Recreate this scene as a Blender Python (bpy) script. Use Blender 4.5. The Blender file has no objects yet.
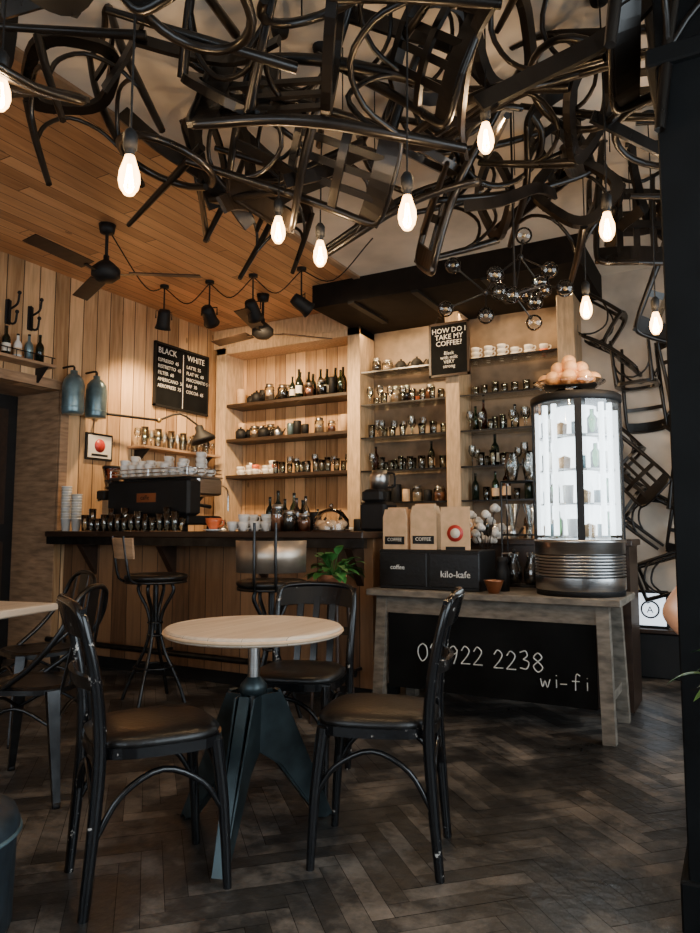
import bpy, math, random
from math import sin, cos, pi, radians
from mathutils import Vector, Matrix
rnd = random.Random(7)
V = Vector

# ------------------------------------------------------------------ materials
def newmat(name):
    m = bpy.data.materials.new(name); m.use_nodes = True
    nt = m.node_tree; b = nt.nodes['Principled BSDF']
    return m, nt, b
def mat(name, col, rough=.5, metal=0., var=.12, scale=9., bump=0., spec=.5, rvar=0., stretch=(1,1,1), coat=0.):
    m, nt, b = newmat(name)
    tc = nt.nodes.new('ShaderNodeTexCoord'); mp = nt.nodes.new('ShaderNodeMapping'); mp.inputs['Scale'].default_value = stretch
    n = nt.nodes.new('ShaderNodeTexNoise'); n.inputs['Scale'].default_value = scale; n.inputs['Detail'].default_value = 5
    nt.links.new(tc.outputs['Object'], mp.inputs[0]); nt.links.new(mp.outputs[0], n.inputs['Vector'])
    r = nt.nodes.new('ShaderNodeValToRGB'); nt.links.new(n.outputs[0], r.inputs[0])
    r.color_ramp.elements[0].position = .3; r.color_ramp.elements[1].position = .7
    r.color_ramp.elements[0].color = tuple(c*(1-var) for c in col)+(1,)
    r.color_ramp.elements[1].color = tuple(min(1, c*(1+var)) for c in col)+(1,)
    nt.links.new(r.outputs[0], b.inputs['Base Color'])
    b.inputs['Roughness'].default_value = rough; b.inputs['Metallic'].default_value = metal
    b.inputs['Specular IOR Level'].default_value = spec; b.inputs['Coat Weight'].default_value = coat
    if rvar:
        mr = nt.nodes.new('ShaderNodeMapRange'); mr.inputs['To Min'].default_value = rough-rvar; mr.inputs['To Max'].default_value = rough+rvar
        nt.links.new(n.outputs[0], mr.inputs[0]); nt.links.new(mr.outputs[0], b.inputs['Roughness'])
    if bump:
        bp = nt.nodes.new('ShaderNodeBump'); bp.inputs['Strength'].default_value = bump; bp.inputs['Distance'].default_value = .01
        nt.links.new(n.outputs[0], bp.inputs['Height']); nt.links.new(bp.outputs[0], b.inputs['Normal'])
    return m
def emis(name, col, s):
    m, nt, b = newmat(name)
    b.inputs['Base Color'].default_value = (*col, 1); b.inputs['Emission Color'].default_value = (*col, 1); b.inputs['Emission Strength'].default_value = s
    return m
def glassm(name, col=(.9, .95, .95), gloss=.12, rough=.03, ecol=None, es=0, emix=.4, blend=.35):
    m = bpy.data.materials.new(name); m.use_nodes = True; nt = m.node_tree; nt.nodes.clear()
    o = nt.nodes.new('ShaderNodeOutputMaterial'); t = nt.nodes.new('ShaderNodeBsdfTransparent'); t.inputs[0].default_value = (*col, 1)
    g = nt.nodes.new('ShaderNodeBsdfGlossy'); g.inputs['Roughness'].default_value = rough
    lw = nt.nodes.new('ShaderNodeLayerWeight'); lw.inputs[0].default_value = blend
    ad = nt.nodes.new('ShaderNodeMath'); ad.operation = 'ADD'; ad.use_clamp = True; ad.inputs[1].default_value = gloss
    nt.links.new(lw.outputs['Fresnel'], ad.inputs[0])
    mx = nt.nodes.new('ShaderNodeMixShader'); nt.links.new(ad.outputs[0], mx.inputs[0]); nt.links.new(t.outputs[0], mx.inputs[1]); nt.links.new(g.outputs[0], mx.inputs[2])
    last = mx
    if ecol:
        e = nt.nodes.new('ShaderNodeEmission'); e.inputs[0].default_value = (*ecol, 1); e.inputs[1].default_value = es
        m2 = nt.nodes.new('ShaderNodeMixShader'); m2.inputs[0].default_value = emix; nt.links.new(mx.outputs[0], m2.inputs[1]); nt.links.new(e.outputs[0], m2.inputs[2]); last = m2
    nt.links.new(last.outputs[0], o.inputs[0]); return m
def planks(name, across, along, width, c1, c2, rough=.6, seam=.05, bump=.2, length=None, offs=0.):
    m, nt, b = newmat(name); N = nt.nodes.new; Lk = nt.links.new
    tc = N('ShaderNodeTexCoord'); sp = N('ShaderNodeSeparateXYZ'); Lk(tc.outputs['Object'], sp.inputs[0])
    def math_(op, a, bb=None):
        n = N('ShaderNodeMath'); n.operation = op
        for i, v in enumerate([a, bb]):
            if v is None: continue
            if isinstance(v, (int, float)): n.inputs[i].default_value = v
            else: Lk(v, n.inputs[i])
        return n.outputs[0]
    a = math_('DIVIDE', math_('ADD', sp.outputs[across], 50+offs), width)
    idx = math_('FLOOR', a); fr = math_('FRACT', a)
    wn = N('ShaderNodeTexWhiteNoise'); wn.noise_dimensions = '1D'; Lk(idx, wn.inputs['W'])
    al = sp.outputs[along]
    if length:
        al2 = math_('DIVIDE', math_('ADD', math_('ADD', al, 50), math_('MULTIPLY', wn.outputs[0], length)), length)
        i2 = math_('FLOOR', al2); f2 = math_('FRACT', al2)
        wn2 = N('ShaderNodeTexWhiteNoise'); wn2.noise_dimensions = '2D'
        cb = N('ShaderNodeCombineXYZ'); Lk(idx, cb.inputs[0]); Lk(i2, cb.inputs[1]); Lk(cb.outputs[0], wn2.inputs['Vector'])
        rv = wn2.outputs[0]
        endm = math_('LESS_THAN', f2, .006/length)
    else: rv = wn.outputs[0]; endm = None
    cx = N('ShaderNodeCombineXYZ'); Lk(math_('MULTIPLY', sp.outputs[across], 14.), cx.inputs[0]); Lk(math_('MULTIPLY', al, 1.2), cx.inputs[1]); Lk(math_('MULTIPLY', rv, 37.), cx.inputs[2])
    no = N('ShaderNodeTexNoise'); no.inputs['Scale'].default_value = 2.2; no.inputs['Detail'].default_value = 7; no.inputs['Distortion'].default_value = .6; Lk(cx.outputs[0], no.inputs['Vector'])
    v = math_('ADD', math_('MULTIPLY', rv, .5), math_('MULTIPLY', no.outputs[0], .75))
    r = N('ShaderNodeValToRGB'); r.color_ramp.elements[0].position = .25; r.color_ramp.elements[1].position = .9
    r.color_ramp.elements[0].color = (*c1, 1); r.color_ramp.elements[1].color = (*c2, 1); Lk(v, r.inputs[0])
    vo = N('ShaderNodeTexVoronoi'); vo.inputs['Scale'].default_value = 1.0
    cy = N('ShaderNodeCombineXYZ'); Lk(math_('MULTIPLY', sp.outputs[across], 5.), cy.inputs[0]); Lk(math_('MULTIPLY', al, 2.2), cy.inputs[1]); Lk(rv, cy.inputs[2]); Lk(cy.outputs[0], vo.inputs['Vector'])
    kn = math_('LESS_THAN', vo.outputs[0], .07)
    se = math_('LESS_THAN', fr, seam)
    if endm is not None: se = math_('MAXIMUM', se, endm)
    dk = math_('MAXIMUM', se, math_('MULTIPLY', kn, .55))
    mx = N('ShaderNodeMixRGB'); mx.blend_type = 'MIX'; Lk(dk, mx.inputs[0]); Lk(r.outputs[0], mx.inputs[1]); mx.inputs[2].default_value = (c1[0]*.18, c1[1]*.15, c1[2]*.13, 1)
    Lk(mx.outputs[0], b.inputs['Base Color']); b.inputs['Roughness'].default_value = rough
    h = math_('SUBTRACT', math_('MULTIPLY', no.outputs[0], .3), se)
    bp = N('ShaderNodeBump'); bp.inputs['Strength'].default_value = bump; bp.inputs['Distance'].default_value = .01; Lk(h, bp.inputs['Height']); Lk(bp.outputs[0], b.inputs['Normal'])
    return m

def scuffed():
    m, nt, b = newmat('scuffed_black_paint'); N = nt.nodes.new
    tc = N('ShaderNodeTexCoord'); n = N('ShaderNodeTexNoise'); n.inputs['Scale'].default_value = 16; n.inputs['Detail'].default_value = 9; n.inputs['Roughness'].default_value = .72
    nt.links.new(tc.outputs['Object'], n.inputs['Vector']); r = N('ShaderNodeValToRGB'); e = r.color_ramp.elements
    e[0].position = .0; e[0].color = (.004, .0045, .005, 1); e[1].position = .66; e[1].color = (.45, .42, .38, 1)
    k = e.new(.625); k.color = (.006, .006, .007, 1)
    nt.links.new(n.outputs[0], r.inputs[0]); nt.links.new(r.outputs[0], b.inputs['Base Color']); b.inputs['Roughness'].default_value = .18
    return m
M_chair = scuffed()
M_leather = mat('black_leather', (.008, .007, .0065), .33, var=.3, scale=60, bump=.15, spec=.4)
M_sculpt = mat('dark_bentwood', (.008, .006, .0048), .30, var=.5, scale=5, rvar=.08, spec=.42)
M_top = planks('ash_table_top', 0, 1, .11, (.50, .38, .28), (.80, .68, .54), .4, seam=.012)
M_oldwood = mat('aged_wood', (.34, .21, .12), .6, var=.35, scale=6, stretch=(1, 1, 6))
M_steelteal = mat('blue_grey_steel', (.035, .05, .055), .36, .6, var=.5, scale=9, rvar=.12)
M_gun = mat('gunmetal', (.045, .045, .046), .32, .9, var=.4, scale=12)
M_steel = mat('brushed_steel', (.55, .55, .55), .28, 1., var=.12, scale=6, stretch=(1, 1, 30))
M_chrome = mat('chrome', (.75, .75, .74), .12, 1., var=.05)
M_dark = mat('matte_black', (.007, .007, .0075), .6, var=.3, spec=.35)
M_board = mat('chalkboard', (.006, .0065, .007), .9, var=.5, scale=4, spec=.12)
M_chalk = mat('chalk', (.75, .75, .72), .9, var=.2, scale=60)
M_glass = glassm('clear_glass', gloss=.14)
M_globe = glassm('globe_glass', (.97, .97, .97), .06, .02, blend=.22)
M_glassg = glassm('green_glass', (.30, .5, .32))
M_amber = glassm('amber_glass', (.45, .2, .06))
M_dglass = mat('dark_bottle_glass', (.008, .013, .008), .08, var=.3)
M_plaster = mat('grey_plaster', (.74, .64, .52), .9, var=.3, scale=1.6, bump=.1)
M_wallp = mat('taupe_plaster', (.60, .51, .42), .9, var=.4, scale=2., bump=.1)
M_ceilw = planks('ceiling_planks', 0, 1, .115, (.32, .145, .06), (.70, .39, .19), .42, seam=.05, length=2.2)
M_wallw = planks('wall_planks_pine', 1, 2, .15, (.27, .145, .06), (.76, .50, .27), .6, seam=.06)
M_backw = planks('niche_planks_pine', 0, 2, .13, (.30, .165, .07), (.72, .46, .24), .6, seam=.05)
M_barw = planks('bar_front_planks', 0, 2, .16, (.085, .042, .021), (.26, .14, .07), .4, seam=.04)
M_dkwood = mat('dark_stained_wood', (.030, .016, .010), .35, var=.4, scale=5, stretch=(1, 5, 5))
M_soff = mat('soffit_paint', (.010, .0075, .006), .75, var=.3, spec=.15)
M_frame = mat('pale_wood_trim', (.54, .38, .23), .6, var=.25, scale=7, stretch=(6, 6, 1))
M_shelf = mat('shelf_brown', (.03, .017, .010), .45, var=.3, scale=5)
M_tile = mat('dark_tile', (.22, .155, .10), .5, var=.35, scale=6)
M_white = mat('white_ceramic', (.80, .78, .74), .25, var=.05)
M_orangecup = mat('orange_glaze', (.75, .16, .05), .3, var=.1)
M_orange = mat('orange_peel', (.95, .50, .22), .5, var=.12, scale=30, bump=.2)
M_kraft = mat('kraft_paper', (.66, .44, .26), .85, var=.12, scale=20)
M_paper = mat('paper_white', (.75, .70, .60), .9, var=.1)
M_terra = mat('terracotta', (.45, .17, .08), .8, var=.2)
M_leaf = mat('leaf_green', (.03, .13, .025), .45, var=.5, scale=14)
M_cotton = mat('cotton_white', (.85, .83, .8), 1, var=.08, scale=60, bump=.6)
M_copper = mat('copper', (.7, .32, .18), .3, 1, var=.1)
M_can = mat('teal_enamel', (.15, .23, .26), .32, .55, var=.3)
M_red = mat('red_plastic', (.5, .04, .03), .4, var=.2)
M_soil = mat('soil', (.03, .02, .015), 1, var=.3)
M_bulb = glassm('warm_bulb_glass', (1, .95, .85), .06, .05, (1, .55, .21), 18, .6)
M_fil = emis('hot_filament', (1, .75, .42), 90)
M_led = emis('cool_led_diffuser', (.90, .96, 1.), 4.0)
M_sign = emis('sign_lightbox', (.8, .9, 1.), 1.6)
M_spot = emis('spot_lens', (1, .8, .55), 60)
M_brass = mat('brass', (.6, .42, .18), .3, 1, var=.15)
M_grey = mat('warm_grey_metal', (.42, .35, .28), .35, .8, var=.3, scale=5)
M_skin = mat('skin', (.62, .36, .25), .5, var=.08, scale=12)
M_shirt = mat('black_cotton_shirt', (.015, .015, .018), .85, var=.3, scale=30)
M_jeans = mat('dark_denim', (.02, .028, .045), .85, var=.3, scale=40)
M_hair = mat('brown_hair', (.05, .03, .018), .5, var=.4, scale=50, stretch=(1, 1, .2))
M_eye = mat('eye_white', (.8, .78, .75), .2, var=.02)
M_lip = mat('lips', (.5, .2, .16), .5, var=.08)

# ------------------------------------------------------------------ mesh builder
def catmull(P, n, closed=False):
    P = [V(p) for p in P]
    if n <= 1 or len(P) < 3: return P
    out = []; m = len(P); rng = m if closed else m-1
    for i in range(rng):
        if closed: a, b, c, d = P[(i-1) % m], P[i], P[(i+1) % m], P[(i+2) % m]
        else: a = P[i-1] if i > 0 else P[0]*2-P[1]; b = P[i]; c = P[i+1]; d = P[i+2] if i+2 < m else P[-1]*2-P[-2]
        for k in range(n):
            t = k/n
            out.append(.5*((2*b)+(c-a)*t+(2*a-5*b+4*c-d)*t*t+(3*b-a-3*c+d)*t**3))
    if not closed: out.append(P[-1])
    return out
class MB:
    def __init__(s): s.v = []; s.f = []; s.mi = []; s.sm = []; s.mats = []; s.M = Matrix.Identity(4)
    def add(s, vs, fs, m, smooth=True):
        o = len(s.v); s.v += [s.M@V(v) for v in vs]
        if m not in s.mats: s.mats.append(m)
        k = s.mats.index(m)
        for f in fs: s.f.append([o+i for i in f]); s.mi.append(k); s.sm.append(smooth)
    def box(s, c, d, m, R=None, bev=0.):
        x, y, z = [q/2 for q in d]; c = V(c)
        if bev <= 0:
            vs = [V((a*x, b*y, e*z)) for a in (-1, 1) for b in (-1, 1) for e in (-1, 1)]
            fs = [(0, 1, 3, 2), (4, 6, 7, 5), (0, 4, 5, 1), (2, 3, 7, 6), (0, 2, 6, 4), (1, 5, 7, 3)]
        else:
            bev = min(bev, x*.9, y*.9, z*.9); vs = []
            def ring(xx, yy, zz): return [V((-xx, -yy+bev, zz)), V((-xx+bev, -yy, zz)), V((xx-bev, -yy, zz)), V((xx, -yy+bev, zz)), V((xx, yy-bev, zz)), V((xx-bev, yy, zz)), V((-xx+bev, yy, zz)), V((-xx, yy-bev, zz))]
            vs = ring(x-bev, y-bev, -z)+ring(x, y, -z+bev)+ring(x, y, z-bev)+ring(x-bev, y-bev, z)
            fs = [list(range(7, -1, -1)), list(range(24, 32))]
            for r in range(3):
                for i in range(8): j = (i+1) % 8; fs.append((r*8+i, r*8+j, r*8+8+j, r*8+8+i))
        if R is not None: vs = [R@v for v in vs]
        s.add([v+c for v in vs], fs, m, False)
    def bx(s, x0, x1, y0, y1, z0, z1, m, bev=0.): s.box(((x0+x1)/2, (y0+y1)/2, (z0+z1)/2), (x1-x0, y1-y0, z1-z0), m, None, bev)
    def tube(s, P, r, m, seg=8, sub=1, closed=False, rect=None, up=(0, 0, 1), cap=True):
        n0 = len(P); P = catmull(P, sub, closed); n = len(P)
        if isinstance(r, (list, tuple)):
            rr = []
            for i in range(n):
                t = i*(n0-1)/max(1, n-1); k0 = min(int(t), n0-2); fr = t-k0; rr.append(r[k0]*(1-fr)+r[k0+1]*fr)
        else: rr = [r]*n
        Tn = []
        for i in range(n):
            a = P[(i-1) % n] if (closed or i > 0) else P[i]; b = P[(i+1) % n] if (closed or i < n-1) else P[i]
            t = (b-a); Tn.append(t.normalized() if t.length > 1e-9 else V((0, 0, 1)))
        nn = None; vs = []
        k = 4 if rect else seg
        for i in range(n):
            t = Tn[i]
            if rect:
                nn = V(up)-t*t.dot(V(up))
                if nn.length < 1e-3: nn = V((1, 0, 0))-t*t.x
                if nn.length < 1e-3: nn = V((0, 1, 0))
            elif nn is None: nn = t.orthogonal()
            else:
                nn = nn-t*t.dot(nn)
                if nn.length < 1e-6: nn = t.orthogonal()
            nn = nn.normalized(); b = t.cross(nn)
            if rect:
                sc = rr[i]
                for (a, c) in ((1, 1), (-1, 1), (-1, -1), (1, -1)): vs.append(P[i]+b*(a*rect[0]/2*sc)+nn*(c*rect[1]/2*sc))
            else:
                for j in range(seg): a = 2*pi*j/seg; vs.append(P[i]+nn*(cos(a)*rr[i])+b*(sin(a)*rr[i]))
        fs = []
        for i in range(n if closed else n-1):
            i2 = (i+1) % n
            for j in range(k): j2 = (j+1) % k; fs.append((i*k+j, i*k+j2, i2*k+j2, i2*k+j))
        s.add(vs, fs, m, not rect)
        if not closed and cap: s.add(vs[:k], [list(range(k-1, -1, -1))], m, False); s.add(vs[-k:], [list(range(k))], m, False)
    def lathe(s, prof, c, m, seg=20, axis=None, smooth=True, a0=0, a1=2*pi):
        c = V(c); vs = []; full = abs(a1-a0-2*pi) < 1e-6; ns = seg if full else seg+1
        Q = V((0, 0, 1)).rotation_difference(V(axis).normalized()).to_matrix() if axis is not None else Matrix.Identity(3)
        for r, z in prof:
            for j in range(ns): a = a0+(a1-a0)*j/seg; vs.append(c+Q@V((r*cos(a), r*sin(a), z)))
        fs = []
        for i in range(len(prof)-1):
            for j in range(seg): j2 = (j+1) % ns; fs.append((i*ns+j, i*ns+j2, (i+1)*ns+j2, (i+1)*ns+j))
        s.add(vs, fs, m, smooth)
    def sph(s, c, r, m, seg=12, rings=8, sc=(1, 1, 1)):
        vs = []; fs = []
        for i in range(rings+1):
            a = pi*i/rings
            for j in range(seg): b = 2*pi*j/seg; vs.append(V(c)+V((r*sin(a)*cos(b)*sc[0], r*sin(a)*sin(b)*sc[1], r*cos(a)*sc[2])))
        for i in range(rings):
            for j in range(seg): j2 = (j+1) % seg; fs.append((i*seg+j, (i+1)*seg+j, (i+1)*seg+j2, i*seg+j2))
        s.add(vs, fs, m, True)
    def prism(s, poly, t, m, M=None):
        n = len(poly); vs = [V((x, -t/2, z)) for x, z in poly]+[V((x, t/2, z)) for x, z in poly]
        if M is not None: vs = [M@v for v in vs]
        fs = [list(range(n)), list(range(2*n-1, n-1, -1))]+[(i, n+i, n+(i+1) % n, (i+1) % n) for i in range(n)]
        s.add(vs, fs, m, False)
    def text(s, body, size, M, m, align='LEFT', ext=.0008, space=1.):
        cu = bpy.data.curves.new('t', 'FONT'); cu.body = body; cu.size = size; cu.extrude = ext; cu.align_x = align; cu.space_line = space; cu.resolution_u = 2
        ob = bpy.data.objects.new('t', cu); bpy.context.collection.objects.link(ob); bpy.context.view_layer.update()
        dg = bpy.context.evaluated_depsgraph_get(); me = bpy.data.meshes.new_from_object(ob.evaluated_get(dg))
        s.add([M@v.co for v in me.vertices], [list(p.vertices) for p in me.polygons], m, False)
        bpy.data.objects.remove(ob); bpy.data.curves.remove(cu); bpy.data.meshes.remove(me)
    def chalkline(s, body, size, x, y, z, m, r=.0045, seed=3):
        G = {'0': [[(.35, 1), (.1, .8), (.05, .4), (.3, 0), (.6, .3), (.58, .8), (.35, 1)]], '?': [[(.1, .75), (.25, 1), (.5, .95), (.55, .7), (.3, .45), (.3, .3)], [(.3, .08), (.31, .03)]],
             '9': [[(.55, .75), (.35, .98), (.12, .8), (.2, .52), (.5, .6), (.56, .8), (.5, .4), (.35, 0)]], '2': [[(.1, .75), (.3, 1), (.55, .8), (.45, .5), (.08, .03)], [(.08, .03), (.6, .05)]],
             '3': [[(.1, .9), (.4, 1), (.5, .75), (.28, .55)], [(.28, .55), (.58, .4), (.45, .05), (.1, .08)]], '8': [[(.35, .55), (.12, .75), (.35, 1), (.56, .78), (.35, .55), (.1, .28), (.35, 0), (.6, .25), (.35, .55)]],
             'w': [[(.02, .55), (.15, .05), (.3, .45), (.45, .05), (.62, .55)]], 'i': [[(.3, .55), (.3, .05)], [(.3, .78), (.31, .82)]], '-': [[(.1, .32), (.5, .34)]], 'f': [[(.6, .9), (.4, 1), (.32, .7), (.3, 0)], [(.1, .55), (.55, .57)]]}
        rr = random.Random(seed)
        for ch in body:
            if ch in G:
                dy = rr.uniform(-.05, .05)
                for st in G[ch]: s.tube([(x+px*size, y, z+(pz+dy)*size) for px, pz in st], r, m, 5, 4)
            x += size*(.72 if ch not in ' i' else .45)
    def mesh(s, name):
        me = bpy.data.meshes.new(name); me.from_pydata([tuple(v) for v in s.v], [], s.f)
        for m in s.mats: me.materials.append(m)
        me.polygons.foreach_set('material_index', s.mi); me.polygons.foreach_set('use_smooth', s.sm); me.update(); return me
    def obj(s, name, loc=None, rot=0., parent=None):
        return place(s.mesh(name), name, loc or (0, 0, 0), rot, parent)
def place(me, name, loc, rot=0., parent=None):
    o = bpy.data.objects.new(name, me); bpy.context.collection.objects.link(o); o.location = loc; o.rotation_euler = (0, 0, rot)
    if parent: o.parent = parent
    return o
def lamp_light(name, kind, loc, energy, col, parent=None, **kw):
    l = bpy.data.lights.new(name, kind); l.energy = energy; l.color = col
    for k, v in kw.items(): setattr(l, k, v)
    o = bpy.data.objects.new(name, l); bpy.context.collection.objects.link(o); o.location = loc
    if parent: o.parent = parent
    return o
FR = Matrix.Rotation(pi/2, 4, 'X')
def T(x, y, z): return Matrix.Translation((x, y, z))
RZ = lambda a: Matrix.Rotation(a, 4, 'Z')
WARM = (1, .66, .34)

# ------------------------------------------------------------------ room shell
XL, XR, YB, YF, H = -5.0, 1.6, 6.2, -2.4, 3.29
def shell():
    b = MB(); b.bx(XL-.7, XR+.15, YF-.15, YB+.15, -.1, -.004, mat('floor_gap', (.008, .0075, .007), .8))
    m, nt, bs = newmat('worn_parquet'); N = nt.nodes.new; Lk = nt.links.new
    at = N('ShaderNodeAttribute'); at.attribute_name = 'tone'
    tc = N('ShaderNodeTexCoord'); n = N('ShaderNodeTexNoise'); n.inputs['Scale'].default_value = 1.9; n.inputs['Detail'].default_value = 12; n.inputs['Roughness'].default_value = .74
    Lk(tc.outputs['Object'], n.inputs['Vector'])
    a = N('ShaderNodeMath'); a.operation = 'MULTIPLY_ADD'; a.inputs[1].default_value = .13; Lk(at.outputs['Fac'], a.inputs[0]); Lk(n.outputs[0], a.inputs[2])
    r = N('ShaderNodeValToRGB'); Lk(a.outputs[0], r.inputs[0]); e = r.color_ramp.elements
    e[0].position = .40; e[0].color = (.010, .0105, .0105, 1); e[1].position = .76; e[1].color = (.22, .19, .16, 1); k = e.new(.56); k.color = (.036, .034, .032, 1)
    Lk(r.outputs[0], bs.inputs['Base Color'])
    mr = N('ShaderNodeMapRange'); mr.inputs['From Min'].default_value = .3; mr.inputs['From Max'].default_value = .7; mr.inputs['To Min'].default_value = .22; mr.inputs['To Max'].default_value = .55
    Lk(n.outputs[0], mr.inputs[0]); Lk(mr.outputs[0], bs.inputs['Roughness'])
    n2 = N('ShaderNodeTexNoise'); n2.inputs['Scale'].default_value = 22; n2.inputs['Detail'].default_value = 6; Lk(tc.outputs['Object'], n2.inputs['Vector'])
    bp = N('ShaderNodeBump'); bp.inputs['Strength'].default_value = .6; bp.inputs['Distance'].default_value = .006; Lk(n2.outputs[0], bp.inputs['Height']); Lk(bp.outputs[0], bs.inputs['Normal'])
    W = .07; k = 6; g = .0009/W; R = Matrix.Rotation(radians(45), 3, 'Z'); tones = []
    def plank(x, y, w, h):
        c = R@V(((x+w/2)*W, (y+h/2)*W, 0))+V((-1.5, 2, 0))
        if not (XL-.55 < c.x < XR-.02 and YF+.02 < c.y < YB-.02): return
        if c.x < XL and not 2.9 < c.y < 3.94: return
        tz = rnd.uniform(-.0006, .0006)
        q = [R@V((px*W, py*W, 0))+V((-1.5, 2, tz)) for px, py in ((x+g, y+g), (x+w-g, y+g), (x+w-g, y+h-g), (x+g, y+h-g))]
        b.add(q, [(0, 1, 2, 3)], m, False); tones.append(rnd.random())
    for j in range(-105, 105):
        for nn in range(-14, 15):
            plank(j+2*k*nn, j, k, 1); plank(j, j+1+2*k*nn, 1, k)
    me = b.mesh('floor'); at = me.attributes.new('tone', 'FLOAT', 'FACE')
    vals = [0.]*6+tones; at.data.foreach_set('value', vals); place(me, 'floor', (0, 0, 0))
    b = MB(); b.bx(XL-.12, XL, YF, 2.9, 0, H, M_wallw); b.bx(XL-.12, XL, 3.94, YB+.12, 0, H, M_wallw); b.bx(XL-.12, XL, 2.9, 3.94, 2.28, H, M_wallw)
    b.obj('wall_left')
    b = MB(); b.bx(XL-.60, XL-.55, 2.905, 3.935, .0, 2.275, M_dark); b.bx(XL-.55, XL-.535, 3.0, 3.84, .15, 1.0, M_dkwood); b.bx(XL-.55, XL-.535, 3.0, 3.84, 1.15, 2.15, M_dkwood)
    b.tube([(XL-.535, 3.05, 1.05), (XL-.48, 3.05, 1.05), (XL-.48, 3.17, 1.05)], .01, M_steel); b.obj('door_1')
    b = MB(); b.bx(XL-.01, XL+.02, 3.94, 4.02, 1.1, 2.36, M_oldwood); b.bx(XL-.01, XL+.02, 2.82, 4.02, 2.28, 2.36, M_oldwood); b.bx(XL-.01, XL+.02, 2.82, 2.9, 0, 2.28, M_oldwood)
    b.bx(XL-.66, XL-.12, 3.94, 4.02, 0, 2.36, M_oldwood); b.bx(XL-.66, XL-.12, 2.82, 2.9, 0, 2.36, M_oldwood); b.bx(XL-.66, XL-.12, 2.9, 3.94, 2.28, 2.36, M_oldwood); b.bx(XL-.12, XL-.005, 3.935, 3.942, 0, 2.28, M_oldwood); b.obj('trim_1')
    b = MB(); b.bx(XL, -3.2, YB, YB+.12, 0, H, M_backw); b.bx(-3.2, -1.2, YB, YB+.12, 0, H, M_tile); b.bx(-1.2, XR+.12, YB, YB+.12, 0, H, M_wallp); b.obj('wall_back')
    b = MB(); b.bx(XL-.12, XR+.12, YF-.12, YF, 0, .6, M_wallp); b.bx(XL-.12, XR+.12, YF-.12, YF, 2.7, H, M_wallp); b.bx(XL-.12, -3.6, YF-.12, YF, .6, 2.7, M_wallp); b.bx(.6, XR+.12, YF-.12, YF, .6, 2.7, M_wallp); b.obj('wall_front')
    b = MB(); b.bx(XR, XR+.12, YF, YB, 0, .4, M_wallp); b.bx(XR, XR+.12, YF, YB, 2.8, H, M_wallp); b.bx(XR, XR+.12, YF, -.6, .4, 2.8, M_wallp); b.bx(XR, XR+.12, 4.4, YB, .4, 2.8, M_wallp); b.obj('wall_right')
    b = MB()
    for x in (-3.57, -2.2, -.8, .57): b.bx(x-.03, x+.03, YF-.08, YF-.03, .6, 2.7, M_dark)
    for z in (.63, 2.1, 2.67): b.bx(-3.6, .6, YF-.08, YF-.03, z-.03, z+.03, M_dark)
    b.bx(-3.6, .6, YF-.06, YF-.055, .6, 2.7, M_glass); b.obj('window_1')
    b = MB()
    for y in (-.57, .65, 1.9, 3.15, 4.37): b.bx(XR+.03, XR+.08, y-.03, y+.03, .4, 2.8, M_dark)
    for z in (.43, 2.1, 2.77): b.bx(XR+.03, XR+.08, -.6, 4.4, z-.03, z+.03, M_dark)
    b.bx(XR+.055, XR+.06, -.6, 4.4, .4, 2.8, M_glass); b.obj('window_2')
    b = MB(); b.bx(XL-.12, -2.8, YF-.12, YB+.12, H, H+.1, M_ceilw); b.bx(-2.8, XR+.12, YF-.12, YB+.12, H, H+.1, M_plaster); b.obj('ceiling')
    b = MB(); b.bx(-2.84, -2.78, YF, 5.19, H-.02, H, M_oldwood); b.obj('trim_2')
    b = MB(); b.bx(-1.12, XR, YB-.02, YB, 0, .12, M_dkwood); b.obj('baseboard_back')
    b = MB(); b.bx(XL, XL+.02, YF, 2.82, 0, .12, M_dkwood); b.obj('baseboard_left')
    b = MB(); b.bx(-3.27, -.95, 5.2, YB, 3.08, H, M_soff)
    for x in (-2.9, -2.3, -1.7): b.bx(x, x+.06, 5.19, 5.87, 3.06, 3.08, M_dark)
    b.obj('soffit')
    b = MB(); mc = mat('column_black', (.004, .0045, .005), .75, var=.4, scale=5, spec=.15); b.bx(-.165, .25, 2.22, 2.62, 0, H-.02, mc, .004)
    b.bx(-.185, .27, 2.2, 2.64, 0, .14, mc, .006)
    b.bx(-.19, .275, 2.195, 2.645, 2.5, 2.56, mc, .006); b.obj('column')
shell()

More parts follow.
